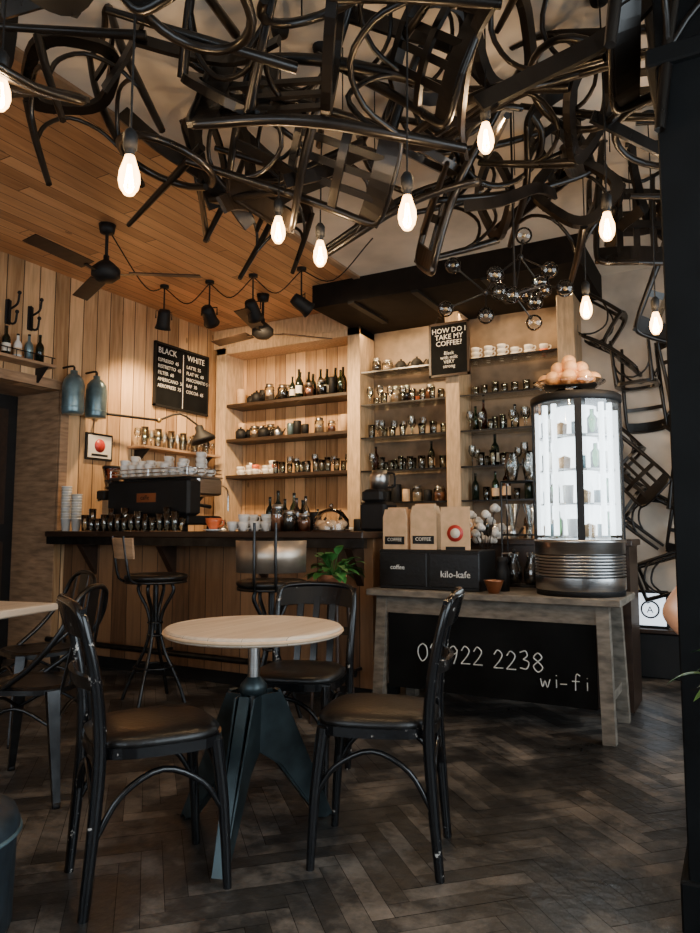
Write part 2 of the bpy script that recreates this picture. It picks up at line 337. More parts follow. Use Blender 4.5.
# ------------------------------------------------------------------ chair
def seat_outline(n, w, d, inset=0):
    out = []
    for i in range(n):
        a = 2*pi*i/n; c, s = cos(a), sin(a); e = .62
        x = math.copysign(abs(c)**e, c)*(w/2-inset); y = math.copysign(abs(s)**e, s)*(d/2-inset)
        x *= 1+.06*y/(d/2); out.append((x, y))
    return out
def chair_geo(b, m, cushion=True, seg=8, sub=4, variant=0, top=.88):
    t = top-.88
    for s in (-1, 1):
        b.tube([(s*.165, -.215, 0), (s*.175, -.195, .25), (s*.18, -.185, .46), (s*.185, -.20, .64+t*.5), (s*.188, -.238, top-.06), (s*.165, -.258, top-.008), (s*.08, -.276, top+.006), (0, -.284, top+.008)], [.015, .019, .020, .018, .016, .014, .013, .012], m, seg, sub)
        b.tube([(s*.175, .205, 0), (s*.172, .19, .25), (s*.165, .165, .45)], [.014, .018, .022], m, seg, 2)
        b.tube([(s*.172, .185, .24), (s*.172, .12, .33), (s*.172, 0, .385), (s*.175, -.12, .33), (s*.176, -.19, .22)], .010, m, 6, sub)
    b.tube([(-.172, .19, .24), (-.12, .185, .34), (0, .18, .395), (.12, .185, .34), (.172, .19, .24)], .010, m, 6, sub)
    b.tube([(-.176, -.195, .24), (-.12, -.195, .33), (0, -.195, .39), (.12, -.195, .33), (.176, -.195, .24)], .010, m, 6, sub)
    n = 28; o = seat_outline(n, .405, .415); vs = []; fs = []
    i_ = seat_outline(n, .405, .415, .05)
    for q, z in ((i_, .432), (o, .432), (o, .462), (i_, .462)): vs += [(x, y, z) for x, y in q]
    for r in range(4):
        for i in range(n): j = (i+1) % n; r2 = (r+1) % 4; fs.append((r*n+i, r*n+j, r2*n+j, r2*n+i))
    b.add(vs, fs, m, False)
    if cushion:
        vs = []; fs = []
        for q, z in ((.012, .46), (.006, .475), (.03, .49), (.09, .497), (.16, .499)): vs += [(x, y, z) for x, y in seat_outline(n, .405, .415, q)]
        for r in range(4):
            for i in range(n): j = (i+1) % n; fs.append((r*n+i, r*n+j, (r+1)*n+j, (r+1)*n+i))
        fs.append([4*n+i for i in range(n)]); b.add(vs, fs, M_leather, True)
    zt = top-.052
    b.tube([(-.188, -.235, zt), (-.10, -.265, zt+.008), (0, -.276, zt+.01), (.10, -.265, zt+.008), (.188, -.235, zt)], 1, m, sub=sub, rect=(.016, .095), up=(0, -.3, 1))
    z2 = .655+t*.6
    b.tube([(-.184, -.205, z2), (-.09, -.235, z2), (0, -.245, z2), (.09, -.235, z2), (.184, -.205, z2)], 1, m, sub=sub, rect=(.016, .038), up=(0, -.2, 1))
    if variant == 1:
        for x in (-.08, 0, .08): b.tube([(x, -.19, .45), (x, -.225, .62), (x, -.268, zt)], 1, m, sub=3, rect=(.03, .012), up=(0, 1, .2))
b = MB(); chair_geo(b, M_chair); me_ch = b.mesh('dining_chair')
place(me_ch, 'dining_chair', (-1.69, 1.725, 0), radians(-33))
place(me_ch, 'dining_chair', (-1.125, 2.25, 0), radians(107))
b = MB(); chair_geo(b, M_chair, variant=1, top=.83); me_sl = b.mesh('dining_chair'); place(me_sl, 'dining_chair', (-1.74, 2.68, 0), radians(-165))
place(me_ch, 'dining_chair', (.08, 3.22, 0), radians(180))

# ------------------------------------------------------------------ round pedestal table
b = MB()
b.lathe([(0, .712), (.31, .712), (.325, .718), (.328, .726), (.328, .738), (.322, .744), (.31, .746), (0, .746)], (0, 0, 0), M_top, 48, smooth=False)
b.tube([(.329*cos(2*pi*i/40), .329*sin(2*pi*i/40), .729) for i in range(40)], .006, M_kraft, 6, closed=True)
b.lathe([(0, .70), (.13, .70), (.13, .712)], (0, 0, 0), M_gun, 20)
b.tube([(0, 0, .3), (0, 0, .705)], .022, M_steel, 14)
for a in (-72, 62, 178):
    A = RZ(radians(a))
    for sgn in (-1, 1):
        Mx = A@T(0, sgn*.018, 0)@Matrix.Rotation(sgn*radians(-2), 4, 'X')
        b.prism([(.0, .30), (.0, .50), (.095, .50), (.13, .43), (.325, .012), (.30, .0), (.275, .012), (.10, .24)], .006, M_steelteal, Mx)
    b.prism([(.09, .502), (.13, .43), (.325, .012), (.332, .0), (.337, .0), (.138, .435), (.10, .507)], .038, M_steelteal, A)
    b.prism([(.0, .30), (.095, .235), (.272, .006), (.31, 0), (.32, .004), (.28, .02), (.11, .25), (.0, .31)], .036, M_steelteal, A)
b.lathe([(.0, .5), (.05, .5), (.05, .53), (.024, .56)], (0, 0, 0), M_steelteal, 16)
b.obj('pedestal_table', (-1.60, 2.15, 0), 0)

# ------------------------------------------------------------------ bar stools
def stool(loc, rot, barrel=False, name='bar_stool'):
    b = MB()
    b.lathe([(0, .765), (.17, .765), (.195, .775), (.205, .79), (.20, .806), (.17, .815), (0, .818)], (0, 0, 0), M_leather, 28)
    b.lathe([(.19, .757), (.2, .757), (.2, .772), (.19, .772)], (0, 0, 0), M_gun, 28)
    b.tube([(0, 0, .45), (0, 0, .765)], .018, M_gun, 10)
    b.lathe([(0, .755), (.12, .755), (.12, .765), (0, .765)], (0, 0, 0), M_gun, 16)
    for i in range(4):
        a = pi/4+i*pi/2; c, s = cos(a), sin(a)
        b.tube([(c*.11, s*.11, .755), (c*.12, s*.12, .70), (c*.055, s*.055, .58), (c*.035, s*.035, .46), (c*.07, s*.07, .32), (c*.16, s*.16, .14), (c*.215, s*.215, .0)], .012, M_gun, 8, 4)
    for R_, z in ((.125, .22), (.045, .50), (.045, .42)):
        b.tube([(R_*cos(2*pi*i/16), R_*sin(2*pi*i/16), z) for i in range(16)], .008, M_gun, 6, 1, closed=True)
    if barrel:
        for s in (-1, 1): b.tube([(s*.06, -.185, .76), (s*.06, -.215, .85), (s*.06, -.22, 1.14)], .008, M_gun, 8, 3)
        b.lathe([(.198, .86), (.206, .86), (.210, 1.04), (.202, 1.04), (.198, .86)], (0, 0, 0), M_grey, 24, a0=radians(190), a1=radians(350))
    else:
        for s in (-1, 1): b.tube([(s*.10, -.15, .76), (s*.11, -.21, .79), (s*.11, -.235, .90), (s*.11, -.26, 1.06)], .009, M_gun, 8, 3)
        b.tube([(-.17, -.215, .985), (-.09, -.25, .985), (0, -.262, .985), (.09, -.25, .985), (.17, -.215, .985)], 1, M_oldwood, sub=4, rect=(.016, .13), up=(0, -.15, 1))
    b.obj(name, loc, rot)
stool((-3.36, 3.44, 0), radians(-25)); stool((-2.38, 3.36, 0), radians(25), True)

# ------------------------------------------------------------------ metal cafe chairs on the left
b = MB()
n = 24; vs = []; fs = []
for ins, z in ((.03, .435), (0, .425), (0, .445), (.02, .455), (.05, .448), (.12, .445)): vs += [(x, y, z) for x, y in seat_outline(n, .37, .37, ins)]
for r in range(5):
    for i in range(n): j = (i+1) % n; fs.append((r*n+i, r*n+j, (r+1)*n+j, (r+1)*n+i))
fs.append([5*n+i for i in range(n)]); b.add(vs, fs, M_gun, False)
for sx in (-1, 1):
    for sy in (-1, 1):
        b.tube([(sx*.15, sy*.15, .44), (sx*.205, sy*.21, .0)], [1.5, .8], M_gun, rect=(.034, .022), up=(sx, sy, 0))
        b.lathe([(0, 0), (.016, 0), (.016, .02), (0, .02)], (sx*.205, sy*.21, 0), M_dark, 10)
    b.tube([(sx*.165, -.16, .30), (sx*.165, 0, .37), (sx*.165, .16, .30)], .008, M_gun, 6, 4)
    b.tube([(-.16, sx*.165, .30), (0, sx*.165, .37), (.16, sx*.165, .30)], .008, M_gun, 6, 4)
b.tube([(-.17, .05, .45), (-.185, -.08, .55), (-.185, -.19, .68), (-.15, -.235, .80), (-.08, -.25, .845), (0, -.255, .855), (.08, -.25, .845), (.15, -.235, .80), (.185, -.19, .68), (.185, -.08, .55), (.17, .05, .45)], .0125, M_gun, 8, 4)
b.tube([(0, -.17, .44), (0, -.215, .62), (0, -.25, .85)], 1, M_gun, sub=3, rect=(.10, .004), up=(0, 1, 0))
for s in (-1, 1): b.tube([(s*.11, -.17, .44), (s*.11, -.21, .62), (s*.10, -.245, .835)], 1, M_gun, sub=3, rect=(.03, .004), up=(0, 1, 0))
me_tx = b.mesh('metal_cafe_chair')
place(me_tx, 'metal_cafe_chair', (-2.70, 2.06, 0), radians(115)); place(me_tx, 'metal_cafe_chair', (-3.42, 2.62, 0), radians(165))
b = MB(); b.bx(-.33, .33, -.33, .33, .715, .75, M_top, .006); b.tube([(0, 0, .03), (0, 0, .715)], .03, M_gun, 12); b.lathe([(0, 0), (.21, 0), (.21, .012), (.05, .035), (0, .035)], (0, 0, 0), M_gun, 24)
b.bx(-.2, .2, -.02, .02, .70, .715, M_gun); b.bx(-.02, .02, -.2, .2, .70, .715, M_gun)
b.obj('square_table', (-3.14, 1.92, 0), radians(12))
b = MB(); mp = mat('blue_grey_leather', (.02, .028, .035), .45, var=.3, scale=30, bump=.1)
b.lathe([(0, 0), (.2, 0), (.21, .01), (.215, .25), (.222, .26), (.222, .28), (.21, .31), (.17, .33), (0, .335)], (0, 0, 0), mp, 32)
b.tube([(.222*cos(2*pi*i/32), .222*sin(2*pi*i/32), .26) for i in range(32)], .007, M_can, 6, closed=True); b.obj('pouf', (-1.975, 1.195, 0))

# ------------------------------------------------------------------ bar counter
b = MB()
b.bx(XL+.025, -2.03, 3.82, 4.45, 1.045, 1.09, M_dkwood, .006); b.bx(XL+.025, -2.03, 3.84, 3.88, .985, 1.045, M_gun)
b.bx(XL+.025, -2.06, 4.02, 4.42, .1, 1.045, M_barw); b.bx(XL+.025, -2.06, 4.06, 4.42, 0, .1, M_dark)
for x in (-4.6, -3.75, -2.9, -2.15): b.prism([(0, 0), (.17, .24), (0, .24)], .05, M_dkwood, T(x, 4.02, .74)@RZ(-pi/2))
b.tube([(XL+.05, 3.86, .22), (-2.1, 3.86, .22)], .022, M_gun, 10)
for x in (-4.6, -3.75, -2.9, -2.15): b.tube([(x, 3.86, .22), (x, 4.03, .22)], .012, M_gun, 8)
b.obj('bar_counter')
b = MB(); b.bx(-2.0, -.6, 4.62, 5.0, 0, 1.0, M_dkwood); b.bx(-2.02, -.58, 4.6, 5.02, 1.0, 1.04, M_dkwood, .005); b.obj('service_counter')
b = MB(); b.bx(XL+.01, -1.15, 5.55, 5.86, 0, .98, M_dkwood); b.bx(XL+.01, -1.13, 5.52, 5.87, .98, 1.02, M_steel, .004)
for i in range(6): b.bx(-4.9+i*.62, -4.33+i*.62, 5.535, 5.55, .1, .93, M_shelf, .004); b.tube([(-4.7+i*.62, 5.52, .85), (-4.55+i*.62, 5.52, .85)], .008, M_steel)
b.obj('back_counter')

b = MB()
for x0, x1 in ((-4.93, -4.80), (-3.29, -3.15), (-2.27, -2.14), (-1.27, -1.13)): b.bx(x0, x1, 5.88, 6.19, 0, 3.075, M_frame, .003)
b.bx(-4.93, -3.15, 5.88, 6.19, 3.0, 3.075, M_frame, .003)
b.bx(-4.99, -3.3, 5.9, 6.19, 3.075, H-.005, M_frame)
for z in (2.45, 2.07, 1.68, 1.02): b.bx(-4.80, -3.29, 5.90, 6.18, z-.035, z, M_shelf, .003)
for z in (2.62, 2.30, 1.98, 1.66, 1.36, 1.02):
    b.bx(-3.15, -2.27, 5.90, 6.18, z-.01, z, M_glass); b.bx(-3.15, -2.27, 5.893, 5.9, z-.012, z+.003, M_gun)
    b.bx(-2.14, -1.27, 5.90, 6.18, z-.01, z, M_glass); b.bx(-2.14, -1.27, 5.893, 5.9, z-.012, z+.003, M_gun)
b.obj('shelving_unit')

def bottle(b, x, y, z, h, r, m, cap=None):
    cap = cap or M_dark
    b.lathe([(0, 0), (r, 0), (r, h*.55), (r*.85, h*.64), (r*.35, h*.75), (r*.32, h*.95)], (x, y, z), m, 12); b.lathe([(r*.36, h*.93), (r*.36, h), (0, h)], (x, y, z), cap, 10)
    if rnd.random() < .6: b.lathe([(r*1.02, h*.15), (r*1.02, h*.42)], (x, y, z), M_paper if rnd.random() < .4 else M_kraft, 12)
def tumbler(b, x, y, z, h, r, m=M_glass): b.lathe([(0, .003), (r*.8, .003), (r, h), (r*.94, h), (r*.75, .01)], (x, y, z), m, 12)
def wineglass(b, x, y, z, h, r, m=M_glass): b.lathe([(r*.8, 0), (r*.75, .004), (.005, .008), (.005, h*.45), (r*.6, h*.53), (r, h*.7), (r*.8, h)], (x, y, z), m, 12)
def cup(b, x, y, z, h, r, m=M_white):
    b.lathe([(0, 0), (r*.5, 0), (r*.62, h*.15), (r*.95, h*.6), (r, h), (r*.92, h), (r*.85, h*.6), (0, h*.12)], (x, y, z), m, 14)
    b.tube([(x+r*.9, y, z+h*.8), (x+r*1.5, y, z+h*.75), (x+r*1.45, y, z+h*.35), (x+r*.75, y, z+h*.25)], r*.12, m, 6, 3)
def jar(b, x, y, z, h, r, m=M_glass, fill=None):
    if fill: b.lathe([(0, .004), (r*.9, .004), (r*.9, h*.6), (0, h*.62)], (x, y, z), fill, 12)
    b.lathe([(0, 0), (r, 0), (r, h*.8), (r*.75, h*.88)], (x, y, z), m, 14); b.lathe([(r*.8, h*.86), (r*.8, h), (0, h)], (x, y, z), M_steel, 14)
def row(b, x0, x1, y, z, kinds, gap=.004, jit=.03):
    x = x0
    while x < x1:
        k = rnd.choice(kinds); yy = y+rnd.uniform(-jit, jit)
        if k == 'bottle': r = rnd.uniform(.03, .04); h = rnd.uniform(.22, .30); bottle(b, x+r, yy, z, h, r, rnd.choice([M_dglass, M_dglass, M_glassg, M_amber, M_glass]))
        elif k == 'tall': r = .036; bottle(b, x+r, yy, z, .3, r, M_dglass)
        elif k == 'tumbler': r = rnd.uniform(.03, .038); tumbler(b, x+r, yy, z, rnd.uniform(.09, .14), r)
        elif k == 'wine': r = .036; wineglass(b, x+r, yy, z, rnd.uniform(.16, .2), r)
        elif k == 'cup': r = .04; [cup(b, x+r, yy, z+i*.045, .06, r, M_white if rnd.random() < .85 else M_orangecup) for i in range(rnd.choice([1, 2, 3]))]; r = .05
        elif k == 'jar': r = rnd.uniform(.04, .055); jar(b, x+r, yy, z, rnd.uniform(.12, .19), r, fill=rnd.choice([M_soil, M_kraft, M_terra]))
        elif k == 'tin': r = rnd.uniform(.035, .05); h = rnd.uniform(.1, .18); b.lathe([(0, 0), (r, 0), (r, h), (r*.9, h+.01), (0, h+.01)], (x+r, yy, z), rnd.choice([M_dark, M_dark, M_steel, M_kraft, M_can]), 14)
        elif k == 'bag':
            r = .05; h = rnd.uniform(.15, .2); b.prism([(-r, 0), (r, 0), (r*.95, h*.85), (r*.8, h), (-r*.8, h), (-r*.95, h*.85)], .06, rnd.choice([M_kraft, M_dark, M_dark]), T(x+r, yy, z))
        elif k == 'pot':
            r = .055; h = .11; b.lathe([(0, 0), (r, 0), (r*1.05, h*.7), (r*.6, h), (.01, h*1.05), (.012, h*1.2), (0, h*1.22)], (x+r, yy, z), rnd.choice([M_dark, M_steel, M_dark]), 14); b.tube([(x+2*r, yy, z+h*.4), (x+2.8*r, yy, z+h*.9)], .008, M_dark, 6); r = .075
        x += 2*r+gap+rnd.uniform(0, .012)
b = MB(); row(b, -4.77, -4.0, 6.08, 2.45, ['tin', 'jar', 'bag', 'pot']); row(b, -4.0, -3.42, 6.08, 2.45, ['tall', 'bottle']); row(b, -4.5, -3.45, 5.97, 2.45, ['tin', 'jar', 'bottle', 'pot'], .03); b.obj('tin_and_bottle_collection')
b = MB(); row(b, -4.75, -4.0, 6.08, 2.07, ['tin', 'jar', 'pot', 'tin']); row(b, -4.7, -4.3, 5.97, 2.07, ['pot', 'jar']); row(b, -3.9, -3.42, 6.03, 2.07, ['jar', 'tin'], .06); b.obj('jar_collection')
b = MB(); row(b, -4.77, -4.2, 6.08, 1.68, ['cup', 'cup', 'tin']); row(b, -4.2, -3.40, 6.08, 1.68, ['tumbler', 'wine']); row(b, -4.2, -3.4, 5.96, 1.68, ['tumbler']); row(b, -4.7, -4.25, 5.97, 1.68, ['cup']); b.obj('cup_collection')
b = MB()
for z, k in ((2.62, ['jar', 'pot', 'bag']), (2.30, ['tumbler', 'cup', 'jar']), (1.98, ['tumbler', 'wine']), (1.66, ['tumbler', 'tumbler', 'bottle']), (1.36, ['tin', 'jar'])): row(b, -3.11, -2.40, 6.08, z, k, .02)
for z in (1.98, 2.30, 1.66): row(b, -3.11, -2.40, 5.97, z, ['tumbler', 'tumbler', 'wine'], .03)
b.obj('glassware_collection')
b = MB()
for z, k in ((2.62, ['cup', 'tumbler']), (2.30, ['tumbler', 'wine', 'tumbler']), (1.98, ['wine', 'bottle', 'tumbler']), (1.66, ['bottle', 'wine', 'tumbler']), (1.36, ['bottle', 'tumbler'])): row(b, -2.10, -1.38, 6.08, z, k, .02)
for z in (1.98, 1.66): row(b, -2.10, -1.38, 5.96, z, ['wine', 'tumbler', 'wine'], .02)
b.obj('glassware_collection')
b = MB(); row(b, -4.75, -1.3, 5.76, 1.02, ['tin', 'jar', 'bottle', 'cup', 'bag', 'pot']); row(b, -4.75, -1.3, 5.64, 1.02, ['tin', 'jar', 'tumbler', 'cup', 'pot']); b.obj('back_counter_jars')

b = MB(); b.box((0, 0, 0), (.36, .02, .48), M_board, None, .003)
for s, w, h in (((0, 0, .235), .38, .02), ((0, 0, -.235), .38, .02)): b.box(s, (w, .03, h), M_dkwood)
for s in (-1, 1): b.box((s*.18, 0, 0), (.02, .03, .49), M_dkwood)
b.text("HOW DO I\nTAKE MY\nCOFFEE?", .065, T(0, -.012, .15)@FR, M_chalk, 'CENTER', space=.9)
b.text("Black\nwith milk\nVERY\nstrong", .044, T(0, -.012, -.05)@FR, M_chalk, 'CENTER', space=.9)
for s in (-1, 1): b.tube([(s*.14, 0, .24), (s*.10, 0, .31), (s*.10, .08, .31)], .003, M_dark, 5)
o = b.obj('chalkboard_sign', (-2.20, 5.80, 2.71), 0)
b = MB(); b.box((0, 0, 0), (.78, .02, .64), M_board, None, .003)
for z in (-.315, .315): b.box((0, 0, z), (.8, .03, .02), M_dark)
for s in (-1, 1): b.box((s*.39, 0, 0), (.02, .03, .65), M_dark)
b.text("BLACK", .085, T(-.36, -.012, .215)@FR, M_chalk); b.text("WHITE", .085, T(.06, -.012, .215)@FR, M_chalk)
b.box((0, -.012, -.02), (.006, .004, .56), M_chalk)
b.text("ESPRESSO  45\nRISTRETTO  45\nFILTER  60\nAMERICANO  50\nAEROPRESS  75", .05, T(-.36, -.012, .13)@FR, M_chalk, space=1.3)
b.text("LATTE  55\nFLAT W.  60\nMACCHIATO 50\nRAF  70\nCOCOA  65", .05, T(.05, -.012, .13)@FR, M_chalk, space=1.3)
b.obj('menu_board', (XL+.02, 5.40, 2.645), pi/2)

# ------------------------------------------------------------------ espresso machine & bar top things
BT = 1.09
b = MB()
b.bx(-4.45, -3.62, 4.02, 4.42, BT+.05, BT+.12, M_dark, .01)
for x in (-4.38, -3.7):
    for y in (4.08, 4.36): b.lathe([(0, 0), (.025, 0), (.02, .05), (0, .05)], (x, y, BT), M_dark, 10)
b.bx(-4.47, -3.6, 4.0, 4.15, BT+.12, BT+.40, M_dark, .02)
b.bx(-4.45, -3.62, 4.13, 4.42, BT+.28, BT+.42, M_steel, .015); b.bx(-4.45, -3.62, 4.0, 4.42, BT+.415, BT+.43, M_steel)
for z in (.455, .485): b.tube([(-4.44, 4.01, BT+z), (-3.63, 4.01, BT+z), (-3.63, 4.41, BT+z), (-4.44, 4.41, BT+z)], .005, M_chrome, 6, closed=True)
for x in (-4.44, -4.03, -3.63): b.tube([(x, 4.01, BT+.42), (x, 4.01, BT+.485)], .005, M_chrome, 6)
for x in (-4.25, -3.85):
    b.lathe([(0, 0), (.035, 0), (.035, .07), (0, .07)], (x, 4.32, BT+.21), M_chrome, 14); b.tube([(x, 4.33, BT+.22), (x+.02, 4.52, BT+.2)], [.012, .016], M_dark, 8)
for x in (-4.5, -3.57): b.tube([(x, 4.35, BT+.36), (x, 4.42, BT+.32), (x, 4.43, BT+.16)], .006, M_chrome, 6, 3)
b.box((-4.03, 3.997, BT+.26), (.2, .004, .07), M_copper); b.text("caffe", .05, T(-4.09, 3.994, BT+.245)@FR, M_dark)
b.obj('espresso_machine')
b = MB()
for i in range(9):
    for j in range(3): [cup(b, -4.37+i*.088, 4.09+j*.11, BT+.43+q*.042, .06, .038) for q in range(rnd.choice([1, 2, 3, 4]))]
b.obj('coffee_cup_collection')
b = MB()
for i in range(14):
    for j in range(2):
        for q in range(rnd.choice([1, 1, 2])): tumbler(b, -4.56+i*.073, 3.87+j*.073, BT+q*.05, rnd.choice([.10, .13]), .031)
b.obj('drinking_glass_collection')
def grinder(name, x, y):
    b = MB(); b.box((0, 0, .03), (.17, .24, .06), M_dark, None, .01); b.box((0, .04, .2), (.14, .14, .3), M_steel, None, .02); b.box((0, -.05, .3), (.1, .1, .08), M_dark, None, .01)
    b.lathe([(0, .35), (.05, .35), (.06, .38), (.085, .52), (.088, .53), (0, .54)], (0, .03, 0), M_amber, 18); b.lathe([(.09, .53), (.09, .55), (0, .56)], (0, .03, 0), M_dark, 18)
    b.lathe([(.055, .36), (.07, .43), (0, .44)], (0, .03, 0), M_soil, 14); b.tube([(0, -.05, .27), (0, -.13, .25)], .008, M_chrome, 6); b.obj(name, (x, y, BT), 0)
grinder('coffee_grinder', -4.66, 4.2)
def cupstack(x, y, n, name='paper_cup_stack'):
    b = MB()
    for i in range(n): b.lathe([(0, 0), (.028, 0), (.041, .10), (.044, .10), (.044, .105), (.036, .1), (.02, .01)], (0, 0, i*.022), M_paper if i % 2 else M_white, 16)
    b.obj(name, (x, y, BT))
cupstack(-4.86, 3.93, 13); cupstack(-4.76, 3.95, 10)
b = MB(); cup(b, 0, 0, 0.015, .08, .06, M_orangecup); b.lathe([(.03, 0), (.08, .012), (.08, .015), (0, .008)], (0, 0, -.0), M_white, 18); b.obj('orange_cup', (-3.33, 3.97, BT))
b = MB()
for i in range(8): [cup(b, (i % 4)*.1, (i//4)*.1, q*.05, .07, .042, M_white) for q in range(1+(i*3) % 2)]
b.obj('coffee_cup_collection', (-3.18, 4.0, BT))
b = MB(); b.lathe([(0, 0), (.13, 0), (.13, .01), (0, .012)], (0, 0, 0), M_dkwood, 20)
for i in range(9): a = i*2.3; b.sph((.07*cos(a)*(i > 0), .07*sin(a)*(i > 0), .03+.02*(i % 2)), .035, M_kraft, sc=(1.2, 1, .8))
b.lathe([(.12, .012), (.118, .08), (.08, .13), (.02, .155), (0, .157)], (0, 0, 0), M_globe, 22); b.sph((0, 0, .17), .015, M_glass); b.obj('cake_dome', (-2.36, 4.0, BT))
b = MB(); row(b, -2.80, -2.6, 4.1, BT, ['jar'], jit=.02); row(b, -2.80, -2.6, 3.95, BT, ['jar', 'tin'], jit=.02); row(b, -3.15, -2.6, 4.25, BT, ['tumbler', 'bottle', 'tin', 'wine'], jit=.02); row(b, -3.15, -2.6, 4.35, BT, ['bottle', 'jar', 'pot'], jit=.01); b.obj('counter_jars')
b = MB(); b.box((0, 0, .1), (.2, .2, .2), M_dark, None, .02); b.box((0, -.06, .24), (.16, .1, .09), M_dark, None, .02); b.lathe([(0, 0), (.06, 0), (.07, .1), (.05, .14), (0, .14)], (0, .02, .28), M_steel, 16); b.tube([(.06, .02, .4), (.11, .02, .39), (.11, .02, .31), (.06, .02, .3)], .008, M_dark, 6, 3); b.obj('coffee_brewer', (-2.16, 4.30, BT))

b = MB()
for a in (45, 135, 225, 315): b.tube([(.09*cos(radians(a)), .09*sin(radians(a)), .70), (.13*cos(radians(a)), .13*sin(radians(a)), 0)], .011, M_dkwood, 8)
b.lathe([(0, .69), (.14, .69), (.14, .715), (0, .715)], (0, 0, 0), M_dkwood, 24); me_ps = b.mesh('plant_stand'); place(me_ps, 'plant_stand', (-2.10, 3.58, 0))
def leaf(b, base, d, L, w, m=M_leaf):
    d = V(d).normalized(); sd = d.cross(V((0, 0, 1))); sd = sd.normalized() if sd.length > .01 else V((1, 0, 0)); u = sd.cross(d); n = 6; vs = []; fs = []
    for i in range(n+1):
        t = i/n; c = V(base)+d*L*t-V((0, 0, 1))*(L*.45*t*t); ww = w*sin(pi*min(1, .06+t*.94))**.8*(1-.3*t) if t < 1 else 0
        vs += [c-sd*ww+u*ww*.25, c, c+sd*ww+u*ww*.25]
    for i in range(n):
        for j in range(2): fs.append((i*3+j, i*3+j+1, i*3+4+j, i*3+3+j))
    b.add(vs, fs, m, True)
def plant(loc, n, Lm, lw=1.):
    b = MB(); b.lathe([(0, 0), (.055, 0), (.075, .10), (.082, .10), (.082, .125), (.07, .125), (.068, .11), (0, .11)], (0, 0, 0), M_terra, 20); b.lathe([(0, .112), (.069, .112)], (0, 0, 0), M_soil, 14)
    for i in range(n):
        a = rnd.uniform(0, 2*pi); e = rnd.uniform(.1, 1.3); d = V((cos(a)*cos(e), sin(a)*cos(e), sin(e))); L = rnd.uniform(.05, Lm)
        p0 = V((0, 0, .11)); p1 = p0+d*L; b.tube([p0, (p0+p1)/2+V((0, 0, .01)), p1], .0025, M_leaf, 4); leaf(b, p1, d+V((0, 0, -.2)), rnd.uniform(.06, .1), rnd.uniform(.018, .03)*lw)
    b.obj('potted_plant', loc)
plant((-2.10, 3.58, .715), 60, .17, 1.4)
b = MB()
for a in (45, 135, 225, 315): b.tube([(.07*cos(radians(a)), .07*sin(radians(a)), .58), (.09*cos(radians(a)), .09*sin(radians(a)), 0)], .009, M_dkwood, 8)
b.lathe([(0, .58), (.09, .58), (.09, .60), (0, .60)], (0, 0, 0), M_dkwood, 24); b.obj('plant_stand', (.02, 2.01, 0))
plant((.02, 2.01, .60), 60, .12)

# ------------------------------------------------------------------ wifi counter table
b = MB(); mo = mat('weathered_grey_wood', (.17, .145, .115), .6, var=.45, scale=6, stretch=(2, 2, 6))
b.bx(-2.03, -.55, 3.86, 4.42, .70, .74, mo, .005); b.bx(-1.97, -.62, 3.91, 3.94, .60, .70, mo); b.bx(-1.97, -.62, 4.34, 4.37, .60, .70, mo)
for x in (-1.94, -.65):
    for y, sl in ((3.93, -.03), (4.35, .05)): b.tube([(x, y, .70), (x+(.02 if x > -1 else -.02), y+sl, 0)], 1, mo, rect=(.065, .065), up=(0, 1, 0))
    b.bx(x-.02, x+.02, 3.93, 4.35, .18, .23, mo)
b.bx(-1.90, -.69, 3.915, 3.935, .16, .60, M_board)
b.chalkline("0? 922 2238", .102, -1.71, 3.912, .33, M_chalk, .0035); b.chalkline("wi-fi", .085, -.985, 3.912, .25, M_chalk, .003)
b.obj('counter_table')
CT = .74
b = MB(); b.bx(-1.98, -1.33, 3.95, 4.26, CT, CT+.24, M_dark, .006)
for x in (-1.97, -1.64): b.bx(x, x+.31, 3.942, 3.95, CT+.02, CT+.22, M_leather, .003)
b.text("kilo-kafe", .055, T(-1.57, 3.94, CT+.08)@FR, M_chalk); b.text("coffee", .04, T(-1.9, 3.94, CT+.12)@FR, M_chalk); b.obj('black_crate')
b = MB()
for i, (x, h) in enumerate(((-1.9, .25), (-1.71, .27))):
    A = T(x, 4.06, CT+.24)@RZ(radians(-4+6*i)); b.prism([(-.085, 0), (.085, 0), (.085, h-.05), (.07, h), (-.07, h), (-.085, h-.05)], .09, M_kraft, A); b.M = A
    b.box((0, -.047, h*.22), (.14, .003, .05), M_dark); b.text("COFFEE", .03, T(0, -.05, h*.2)@FR, M_paper, 'CENTER'); b.box((0, 0, h+.005), (.13, .03, .015), M_kraft); b.M = Matrix.Identity(4)
b.obj('coffee_bag_collection')
b = MB(); b.prism([(-.09, 0), (.09, 0), (.09, .26), (-.09, .26)], .012, M_kraft, T(0, 0, 0)); b.lathe([(0, 0), (.05, 0), (.05, .003), (0, .003)], (0, -.007, .1), M_red, 24, axis=(0, -1, 0)); b.lathe([(0, 0), (.03, 0), (.03, .004), (0, .004)], (0, -.007, .1), M_paper, 24, axis=(0, -1, 0)); b.prism([(-.06, 0), (.06, 0), (.06, .02), (-.06, .02)], .08, M_dark, T(0, .03, 0)); b.obj('menu_card', (-1.50, 4.02, CT+.24), radians(4))
b = MB()
for x in (-.11, .11):
    for y in (-.06, .06): b.tube([(x, y, 0), (x, y, .66)], .006, M_gun, 6)
for z in (.02, .33, .66):
    b.tube([(-.11, -.06, z), (.11, -.06, z), (.11, .06, z), (-.11, .06, z)], .006, M_gun, 6, closed=True)
